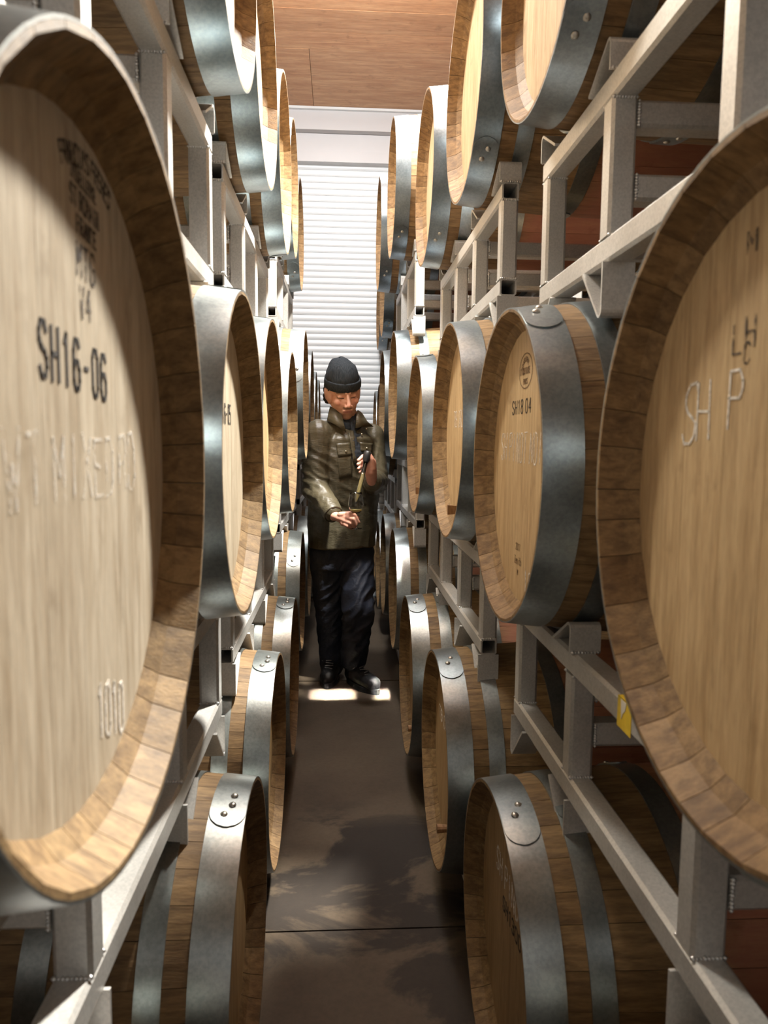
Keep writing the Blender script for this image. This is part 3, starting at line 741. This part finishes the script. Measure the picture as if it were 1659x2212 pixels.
# left hand (image right) holding the wine thief
HYL = 3.62
def Bp(x, y, dy=0.0): return at(x, y, HYL + dy)
palmL = Bp(801, 1018, .03)
cap(body, wrL, .026, palmL, .030); cap(body, palmL, .030, Bp(800, 1000, .025), .030)
for (k0, m0, t0, r_f) in ((Bp(797, 990, .022), Bp(784, 985, .038), Bp(774, 994, .022), .0095), (Bp(796, 1000, .022), Bp(783, 996, .040), Bp(773, 1003, .022), .0095),
                          (Bp(796, 1010, .022), Bp(783, 1006, .038), Bp(774, 1012, .022), .009), (Bp(797, 1019, .022), Bp(786, 1016, .036), Bp(777, 1020, .022), .008)):
    chain(body, [k0, m0, t0], [r_f*1.15, r_f, r_f*.85], n=10)
chain(body, [Bp(806, 1012, .01), Bp(804, 992, -.005), Bp(797, 978, .0)], [.016, .0115, .0095], n=10)       # thumb up along the bulb
m, nt, p = newmat('skin'); at_ = N(nt, 'ShaderNodeVertexColor', layer_name='tone')
nz = noise(nt, coords(nt, (1, 1, 1), False), 60, 3); c_ = mix(nt, at_.outputs[0], ramp(nt, nz, [(.3, (.84, .80, .78)), (.7, (1, 1, 1))]), 1, 'MULTIPLY')
nt.links.new(c_, p.inputs['Base Color']); p.inputs['Roughness'].default_value = .5; p.inputs['Subsurface Weight'].default_value = .08
p.inputs['Subsurface Radius'].default_value = (.02, .008, .005); M_SKIN = m
bo = tolocal(fuse('body', body, .0033, 5, .5, None, M_SKIN, man))
me = bo.data; ca = me.color_attributes.new('tone', 'FLOAT_COLOR', 'POINT'); HI = HM.inverted()
def seg(px_, pz_, x0, z0, x1, z1):
    d = Vector((x1-x0, z1-z0)); t = max(0, min(1, ((px_-x0)*d.x+(pz_-z0)*d.y)/d.length_squared)); return math.hypot(px_-x0-d.x*t, pz_-z0-d.y*t)
cols = []
for v in me.vertices:
    q = HI @ (v.co - HC); x, f, z_ = q.x, -q.y, q.z; c = Vector((.74, .42, .31))
    if q.length < .2 and f > 0:
        ax = abs(x)
        stub = max(0, min(1, (-z_-.048)/.03)) * (1 if f < .09 or z_ < -.055 else .6); c = c.lerp(Vector((.27, .155, .105)), stub*.62)
        if f > .085 and -.060 < z_ < -.045 and ax < .024: c = Vector((.28, .16, .11))
        c = c.lerp(Vector((.66, .27, .21)), max(0, 1-math.hypot(ax-.040, z_+.028)/.026)*.6)
        c = c.lerp(Vector((.68, .27, .20)), max(0, 1-math.hypot(ax, z_+.030)/.018)*.5)
        d = seg(ax, z_, .018, .026, .048, .024); c = c.lerp(Vector((.10, .055, .03)), max(0, min(1, (.0065-d)/.003))*.8)
        d = seg(ax, z_, .019, -.003, .044, -.002); c = c.lerp(Vector((.05, .025, .02)), max(0, min(1, (.0038-d)/.0018))*.9)
        d = seg(ax, z_, 0, -.0715, .021, -.0715); c = c.lerp(Vector((.13, .045, .035)), max(0, min(1, (.0030-d)/.0015))*.9)
        d = seg(ax, z_, 0, -.071, .015, -.071); c = c.lerp(Vector((.50, .20, .17)), max(0, min(1, (.0095-d)/.004))*.55)
    elif q.length > .3: c = Vector((.66, .34, .25))
    cols += [c.x, c.y, c.z, 1]
ca.data.foreach_set('color', cols)
# hair
M_HAIR = plain('dark_hair', (.035, .022, .015), .6, var=.5, sc=200, bs=.4)
mb = MB(); rg = random.Random(5)
for sx_ in (-1, 1):
    for i in range(22):
        a_ = hp(sx_*(.066+rg.uniform(-.002, .010)), rg.uniform(-.075, -.03), rg.uniform(-.06, .03))
        ell(mb, a_, (.011, .012, .013), HM, 8, 6)
for i in range(16): ell(mb, hp(rg.uniform(-.06, .06), rg.uniform(-.105, -.085), rg.uniform(-.06, .02)), (.014, .012, .016), HM, 8, 6)
for sx_ in (-1, 1): cap(mb, hp(sx_*.076, .016, .03), .006, hp(sx_*.074, .018, -.012), .003, n=8)
tolocal(fuse('hair', mb, .004, 2, .4, lambda p_, n_: .003*mn.noise(p_*160), M_HAIR, man))
# beanie
M_KNIT = wood('knit_wool', (.020, .024, .029), (.050, .058, .066), (26, 26, 3), .9, tone=0, spec=.1)
def rings(secs, n=40):
    vs = []; fs = []
    for c, rx, ry in secs:
        for i in range(n): t = 2*PI*i/n; vs.append(Vector(c) + HM @ Vector((rx*math.cos(t), ry*math.sin(t), 0)))
    for k in range(len(secs)-1):
        for i in range(n): j = (i+1) % n; fs.append((k*n+i, k*n+j, (k+1)*n+j, (k+1)*n+i))
    return vs, fs
secs = [(hp(0, -.010, z_), rx, rx*1.17) for z_, rx in ((.040, .082), (.07, .082), (.092, .078), (.112, .071), (.130, .063), (.146, .052), (.156, .038), (.161, .020), (.162, .004))]
secs = [(c + HM @ Vector((-.10*max(0, i-2)*.012, .012*max(0, i-3)*.5, 0)), a_, b_) for i, (c, a_, b_) in enumerate(secs)]
vs, fs = rings(secs); me = mesh('beanie', vs, fs, True)
for v in me.vertices:
    v.co += (v.co-HC).normalized()*(.010*mn.noise(v.co*20) + .0045*mn.noise(v.co*55))
cp = tolocal(link('beanie', fixn(me), man, M_KNIT))
sc_ = [(.030, .080), (.026, .085), (.032, .0880), (.052, .0880), (.066, .087), (.072, .0845), (.070, .081)]
secs = [(hp(0, -.010, z_), rx, rx*1.16) for z_, rx in sc_]
vs, fs = rings(secs); me = mesh('turned_up_cuff', vs, fs, True)
for v in me.vertices: v.co += (v.co-HC).normalized()*(.0025*mn.noise(v.co*35))
cf = link('turned_up_cuff', fixn(me), cp, M_KNIT)
# turtleneck
M_TURT = wood('dark_jersey', (.018, .022, .030), (.045, .052, .062), (8, 8, 30), .85, tone=0, spec=.2)
mb = MB()
cap(mb, hp(0, -.008, -.105), .062, neck + FWD*.008 + Vector((0, 0, -.02)), .072, n=20)
loft(mb, [(chest + FWD*.03 + Vector((0, 0, .12)), LAT*.085, FWD*.085), (chest + FWD*.055, LAT*.09, FWD*.085), (waist + FWD*.04, LAT*.09, FWD*.08)])
tolocal(fuse('turtleneck', mb, .006, 4, .5, lambda p_, n_: .003*mn.noise(Vector((p_.x*20, p_.y*20, p_.z*70))), M_TURT, man))
# jacket
m, nt, p = newmat('olive_waxed_cotton'); cc = coords(nt, (1, 1, 1), False)
n1 = noise(nt, cc, 7, 4, .6); n2 = noise(nt, coords(nt, (3, 3, 9), False), 9, 4, .6, .8)
nt.links.new(ramp(nt, n1, [(.3, (.050, .042, .024)), (.7, (.105, .090, .055))]), p.inputs['Base Color']); p.inputs['Roughness'].default_value = .40
p.inputs['Specular IOR Level'].default_value = .55
nt.links.new(bump(nt, n2, .3, .010), p.inputs['Normal']); M_JACK = m
jk = MB()
hem = at(738, 1180, 3.97)
loft(jk, [(neck + Vector((0, 0, -.012)) - FWD*.02, LAT*.075, FWD*.07), (neck + Vector((0, 0, -.045)) - FWD*.01, LAT*.105, FWD*.085), (neck + Vector((0, 0, -.085)), LAT*.145, FWD*.108), (chest + Vector((0, 0, .045)), LAT*.180, FWD*.125), (chest + Vector((-.004, 0, 0)), LAT*.195, FWD*.135),
          ((chest+waist)/2, LAT*.190, FWD*.138), (waist, LAT*.188, FWD*.142), (waist + (hem-waist)*.55, LAT*.188, FWD*.146), (hem, LAT*.182, FWD*.146)])
cap(jk, neck - LAT*.06 + Vector((0, 0, -.03)), .045, shR, .070); cap(jk, neck + LAT*.06 + Vector((0, 0, -.03)), .045, shL, .068)
chain(jk, [shR, elR + Vector((-.004, 0, 0)), wrR - (wrR-elR).normalized()*.035], [.078, .068, .050], n=20)
chain(jk, [shL, elL + Vector((.006, 0, 0)), wrL - (wrL-elL).normalized()*.03], [.074, .064, .050], n=20)
def folds(p_, n_):
    d1 = (p_-elR).length; d2 = (p_-elL).length; s_ = max(0, 1-d1/.30)*.9; s_ = max(s_, max(0, 1-d2/.22))
    q = Vector((p_.x*9, p_.y*9, p_.z*26 + p_.x*16)); a_ = mn.noise(q)
    q2 = Vector((p_.x*30, p_.y*12, p_.z*7)); b_ = mn.noise(q2)
    return (.0135*s_)*(1-2*abs(a_))*1.0 + .003*(1-2*abs(b_)) + .004*mn.noise(p_*9) - .002
ja = tolocal(fuse('jacket', jk, .0065, 3, .5, folds, M_JACK, man))
def patch(name, pts, th, mat, parent, smooth=False):
    """thin cloth flap from a grid of points (rows), thickened away from the body"""
    R_ = len(pts); C_n = len(pts[0]); vs = [p_ for r in pts for p_ in r]; vs2 = [Vector(p_) + FWD*th for p_ in vs]; fs = []; n_ = len(vs)
    for i in range(R_-1):
        for j in range(C_n-1):
            a = i*C_n+j; fs += [(a, a+1, a+1+C_n, a+C_n), (n_+a, n_+a+C_n, n_+a+1+C_n, n_+a+1)]
    def side(seq):
        for a, b in zip(seq[:-1], seq[1:]): fs.append((a, n_+a, n_+b, b))
    side([j for j in range(C_n)]); side([(R_-1)*C_n+j for j in range(C_n)]); side([i*C_n for i in range(R_)]); side([i*C_n+C_n-1 for i in range(R_)])
    return link(name, fixn(mesh(name, vs + vs2, fs, smooth)), parent, mat)
from mathutils.bvhtree import BVHTree
bv = BVHTree.FromPolygons([v.co for v in ja.data.vertices], [p_.vertices for p_ in ja.data.polygons])
def onj(x, y, off=.003):                            # a point on the jacket front seen at a photo position
    d = (at(x, y, 4.0) - Vector((0, 0, CAMZ))).normalized(); h = bv.ray_cast(Vector((0, 0, CAMZ)), d)
    return (h[0] if h[0] else at(x, y, 3.86)) + FWD*off
def flap(name, quad, th=.005, off=.002, nu=7, nv=6, mat=None):
    (x0, y0), (x1, y1), (x2, y2), (x3, y3) = quad; rows = []
    for i in range(nv):
        t = i/(nv-1); r = []
        for j in range(nu):
            s_ = j/(nu-1); r.append(onj((x0*(1-s_)+x1*s_)*(1-t)+(x3*(1-s_)+x2*s_)*t, (y0*(1-s_)+y1*s_)*(1-t)+(y3*(1-s_)+y2*s_)*t, off))
        rows.append(r)
    return patch(name, rows, th, mat or M_JACK, ja, True)
def cloth_strip(name, pts_, th, mat, parent):
    return patch(name, pts_, th, mat, parent, True)
flap('pocket_flap', [(725, 958), (754, 956), (760, 982), (729, 987)], .007)
flap('pocket', [(728, 984), (758, 982), (760, 1030), (732, 1034)], .003)
flap('pocket_flap', [(776, 955), (804, 958), (802, 978), (778, 974)], .007)
flap('placket', [(752, 930), (762, 928), (770, 1000), (763, 1001)], .005)
dark = flap('opening', [(757, 912), (767, 908), (775, 1010), (766, 1012)], .002, .002, mat=M_TURT); dark['label'] = 'dark shirt seen in the open jacket front'
# collar: two pointed leaves standing off the neck
for nm, pp in (('collar', [[(713, 878), (724, 884), (738, 897)], [(709, 893), (722, 902), (741, 914)], [(706, 909), (723, 917), (747, 934)]]),
               ('collar', [[(772, 886), (776, 888), (781, 892)], [(768, 903), (778, 905), (792, 910)], [(767, 925), (780, 922), (806, 922)]])):
    rows = []
    for ri, r in enumerate(pp):
        base = 3.90 if pp[0][0][0] < 740 else 3.93
        rows.append([at(x, y, base - .018*ri - .022*(ci if pp[0][0][0] < 740 else (2-ci)*.8)) for ci, (x, y) in enumerate(r)])
    cloth_strip(nm, rows, .008, M_JACK, ja)
M_SNAP = plain('brass_snap', (.62, .55, .40), .3, .9, var=.1)
for x, y in ((789, 927), (779, 938), (745, 975), (790, 968)):
    mb = MB(); ell(mb, onj(x, y, .014), (.0055, .0055, .0055), None, 8, 6); link('snap_button', mb.mesh('snap_button', True), ja, M_SNAP)
for w_, e_ in ((wrR, elR), (wrL, elL)):              # cuffs
    d = (w_-e_).normalized(); mb = MB(); a = d.orthogonal().normalized(); b_ = d.cross(a); nn = 24
    vs = []; 
    for s_, r_ in ((-.050, .052), (-.015, .050), (-.008, .047), (-.010, .040), (-.05, .040)):
        for i in range(nn): t = 2*PI*i/nn; vs.append(w_ + d*s_ + (a*math.cos(t)+b_*math.sin(t))*r_)
    fs = [(k*nn+i, k*nn+(i+1) % nn, (k+1)*nn+(i+1) % nn, (k+1)*nn+i) for k in range(4) for i in range(nn)]
    link('cuff', fixn(mesh('cuff', vs, fs, True)), ja, M_JACK)
# trousers
m, nt, p = newmat('navy_cotton'); n1 = noise(nt, coords(nt, (1, 1, 1), False), 9, 4); n2 = noise(nt, coords(nt, (4, 4, 5), False), 6, 3, .5, .6)
nt.links.new(ramp(nt, n1, [(.3, (.010, .013, .024)), (.7, (.022, .030, .052))]), p.inputs['Base Color']); p.inputs['Roughness'].default_value = .62
nt.links.new(bump(nt, n2, .5, .012), p.inputs['Normal']); M_TROU = m
tr = MB()
loft(tr, [(pelvis + Vector((0, 0, .10)), LAT*.150, FWD*.115), (pelvis + Vector((0, 0, 0)), LAT*.170, FWD*.125), (pelvis + Vector((0, 0, -.10)), LAT*.168, FWD*.120)])
chain(tr, [hipR, knR, anR + Vector((0, 0, .015))], [.100, .080, .070], n=22); chain(tr, [hipL, knL, anL + Vector((0, 0, .02))], [.098, .082, .074], n=22)
def tf(p_, n_):
    k = max(0, 1-(p_-knL).length/.3); q = Vector((p_.x*10, p_.y*10, p_.z*16 - p_.x*14))
    return .012*(.35+k)*(1-2*abs(mn.noise(q))) + .004*mn.noise(p_*14) - .004
tolocal(fuse('trousers', tr, .0065, 3, .5, tf, M_TROU, man))
# shoes
M_SHOE = plain('black_shoe', (.012, .012, .013), .5, var=.4, sc=90, bs=.3); M_SOLE = plain('rubber_sole', (.02, .02, .02), .7, var=.3); M_LACE = plain('grey_lace', (.16, .16, .17), .6)
for an, ft in ((anR, FR), (anL, FL)):
    toe = Vector((ft[1].x, ft[1].y, 0)); heel = Vector((an.x, an.y, 0)); d = (toe-heel).normalized(); heel = heel - d*.045; toe = heel + d*.285
    if an is anL: d = Vector((.55, -.835, 0)).normalized(); heel = Vector((an.x, an.y, 0)) - d*.06; toe = heel + d*.29
    sd_ = Vector((-d.y, d.x, 0)); up = Vector((0, 0, 1)); sh = MB()
    cap(sh, heel + d*.045 + up*.052, .042, heel + d*.10 + up*.062, .044); cap(sh, heel + d*.10 + up*.060, .045, toe - d*.055 + up*.048, .040, sx=1.15, ref=sd_)
    cap(sh, toe - d*.075 + up*.044, .042, toe - d*.045 + up*.042, .038); cap(sh, heel + d*.045 + up*.06, .042, Vector((an.x, an.y, .12)), .045)
    shoe = tolocal(fuse('shoe', sh, .005, 3, .5, lambda p_, n_: .0015*mn.noise(p_*60), M_SHOE, man)); shoe['label'] = 'black lace-up shoe'
    outl = []
    for i in range(28):
        t = 2*PI*i/28; u_ = math.cos(t); w2 = .048 if u_ > 0 else .040
        outl.append(heel + d*(.145+.147*u_) + sd_*(w2*math.sin(t)*(1-.12*math.cos(2*t))))
    sm_ = MB(); sm_.prism([(q.x, q.y) for q in outl], lambda p_: (p_[0], p_[1], .001), lambda p_: (p_[0], p_[1], .028)); link('sole', sm_.mesh('sole'), shoe, M_SOLE)
    lc = MB()
    for i in range(5):
        c = heel + d*(.13+.022*i) + up*(.117-.008*i); s1 = 1 if i % 2 else -1
        cap(lc, c - sd_*.020*s1 - up*.004, .0028, c + sd_*.020*s1 + d*.016 - up*.004, .0028, n=6)
    cap(lc, heel + d*.115 + up*.122, .003, heel + d*.10 + up*.11 + sd_*.045, .003, n=6); cap(lc, heel + d*.115 + up*.122, .003, heel + d*.12 + up*.105 - sd_*.045, .003, n=6)
    link('laces', lc.mesh('laces', True), shoe, M_LACE)
# wine glass and thief
m, nt, p = newmat('clear_glass'); p.inputs['Transmission Weight'].default_value = 1; p.inputs['Roughness'].default_value = .02; p.inputs['IOR'].default_value = 1.45; M_GLASS = m
m, nt, p = newmat('white_wine'); p.inputs['Transmission Weight'].default_value = .5; p.inputs['Roughness'].default_value = .05; p.inputs['IOR'].default_value = 1.33; p.inputs['Base Color'].default_value = (.90, .76, .34, 1); M_WINE = m
def lathe(name, prof, n=28):
    vs = []; fs = []
    for r, z_ in prof:
        for i in range(n): t = 2*PI*i/n; vs.append((r*math.cos(t), r*math.sin(t), z_))
    for k in range(len(prof)-1):
        for i in range(n): j = (i+1) % n; fs.append((k*n+i, k*n+j, (k+1)*n+j, (k+1)*n+i))
    if prof[0][0] > 1e-4: fs.append(tuple(range(n))[::-1])
    if prof[-1][0] > 1e-4: fs.append(tuple((len(prof)-1)*n+i for i in range(n)))
    me = mesh(name, vs, fs, True); bm = bmesh.new(); bm.from_mesh(me); bmesh.ops.remove_doubles(bm, verts=bm.verts, dist=1e-6); bm.to_mesh(me); bm.free(); return fixn(me)
gb = at(768.5, 1142, GY); gt = at(769, 1063, GY); gh = gt.z-gb.z
g = empty('wine_glass', gb, 0, 'small tulip wine glass of white wine held in his lower hand', 'glass')
s_ = gh/.178
pr = [(0, 0), (.032, .0008), (.0325, .002), (.010, .004), (.0042, .010), (.0036, .035), (.0038, .060), (.008, .070), (.024, .082), (.034, .100), (.0375, .118), (.036, .140), (.031, .165), (.0285, .178), (.0275, .178), (.030, .165), (.0348, .140), (.0363, .118), (.0328, .101), (.023, .0838), (.006, .0745), (0, .073)]
link('bowl_and_stem', lathe('bowl_and_stem', [(r*s_, z_*s_) for r, z_ in pr]), g, M_GLASS)
link('wine', lathe('wine', [(0, .0733*s_), (.0058*s_, .0748*s_), (.0226*s_, .0842*s_), (.0300*s_, .094*s_), (0, .094*s_)]), g, M_WINE)
tb0 = at(768.5, 1088, GY); tb1 = at(793, 985, HYL); ax = (tb1-tb0); tl = ax.length; ax.normalize()
th_ = empty('wine_thief', tb0, 0, 'glass sampling pipette with black top, full of wine, held above the glass', 'pipette')
th_.rotation_mode = 'QUATERNION'; th_.rotation_quaternion = ax.to_track_quat('Z', 'Y')
link('tube', lathe('tube', [(.0035, 0), (.0045, .006), (.0105, .035), (.0115, .05), (.0115, tl*.93), (.0095, tl*.93), (.0095, .05), (.0085, .036), (.003, .007), (.0022, 0)][::1], 20), th_, M_GLASS)
link('wine', lathe('wine', [(0, .008), (.0028, .008), (.0082, .037), (.0092, .05), (.0092, tl*.62), (0, tl*.62)], 20), th_, M_WINE)
M_RUB = plain('black_rubber', (.012, .012, .014), .35, var=.2)
link('black_cap', lathe('black_cap', [(0, tl*.86), (.0125, tl*.86), (.0135, tl*.88), (.0185, tl*.93), (.0205, tl*1.0), (.0205, tl*1.06), (.018, tl*1.09), (0, tl*1.10)], 20), th_, M_RUB)
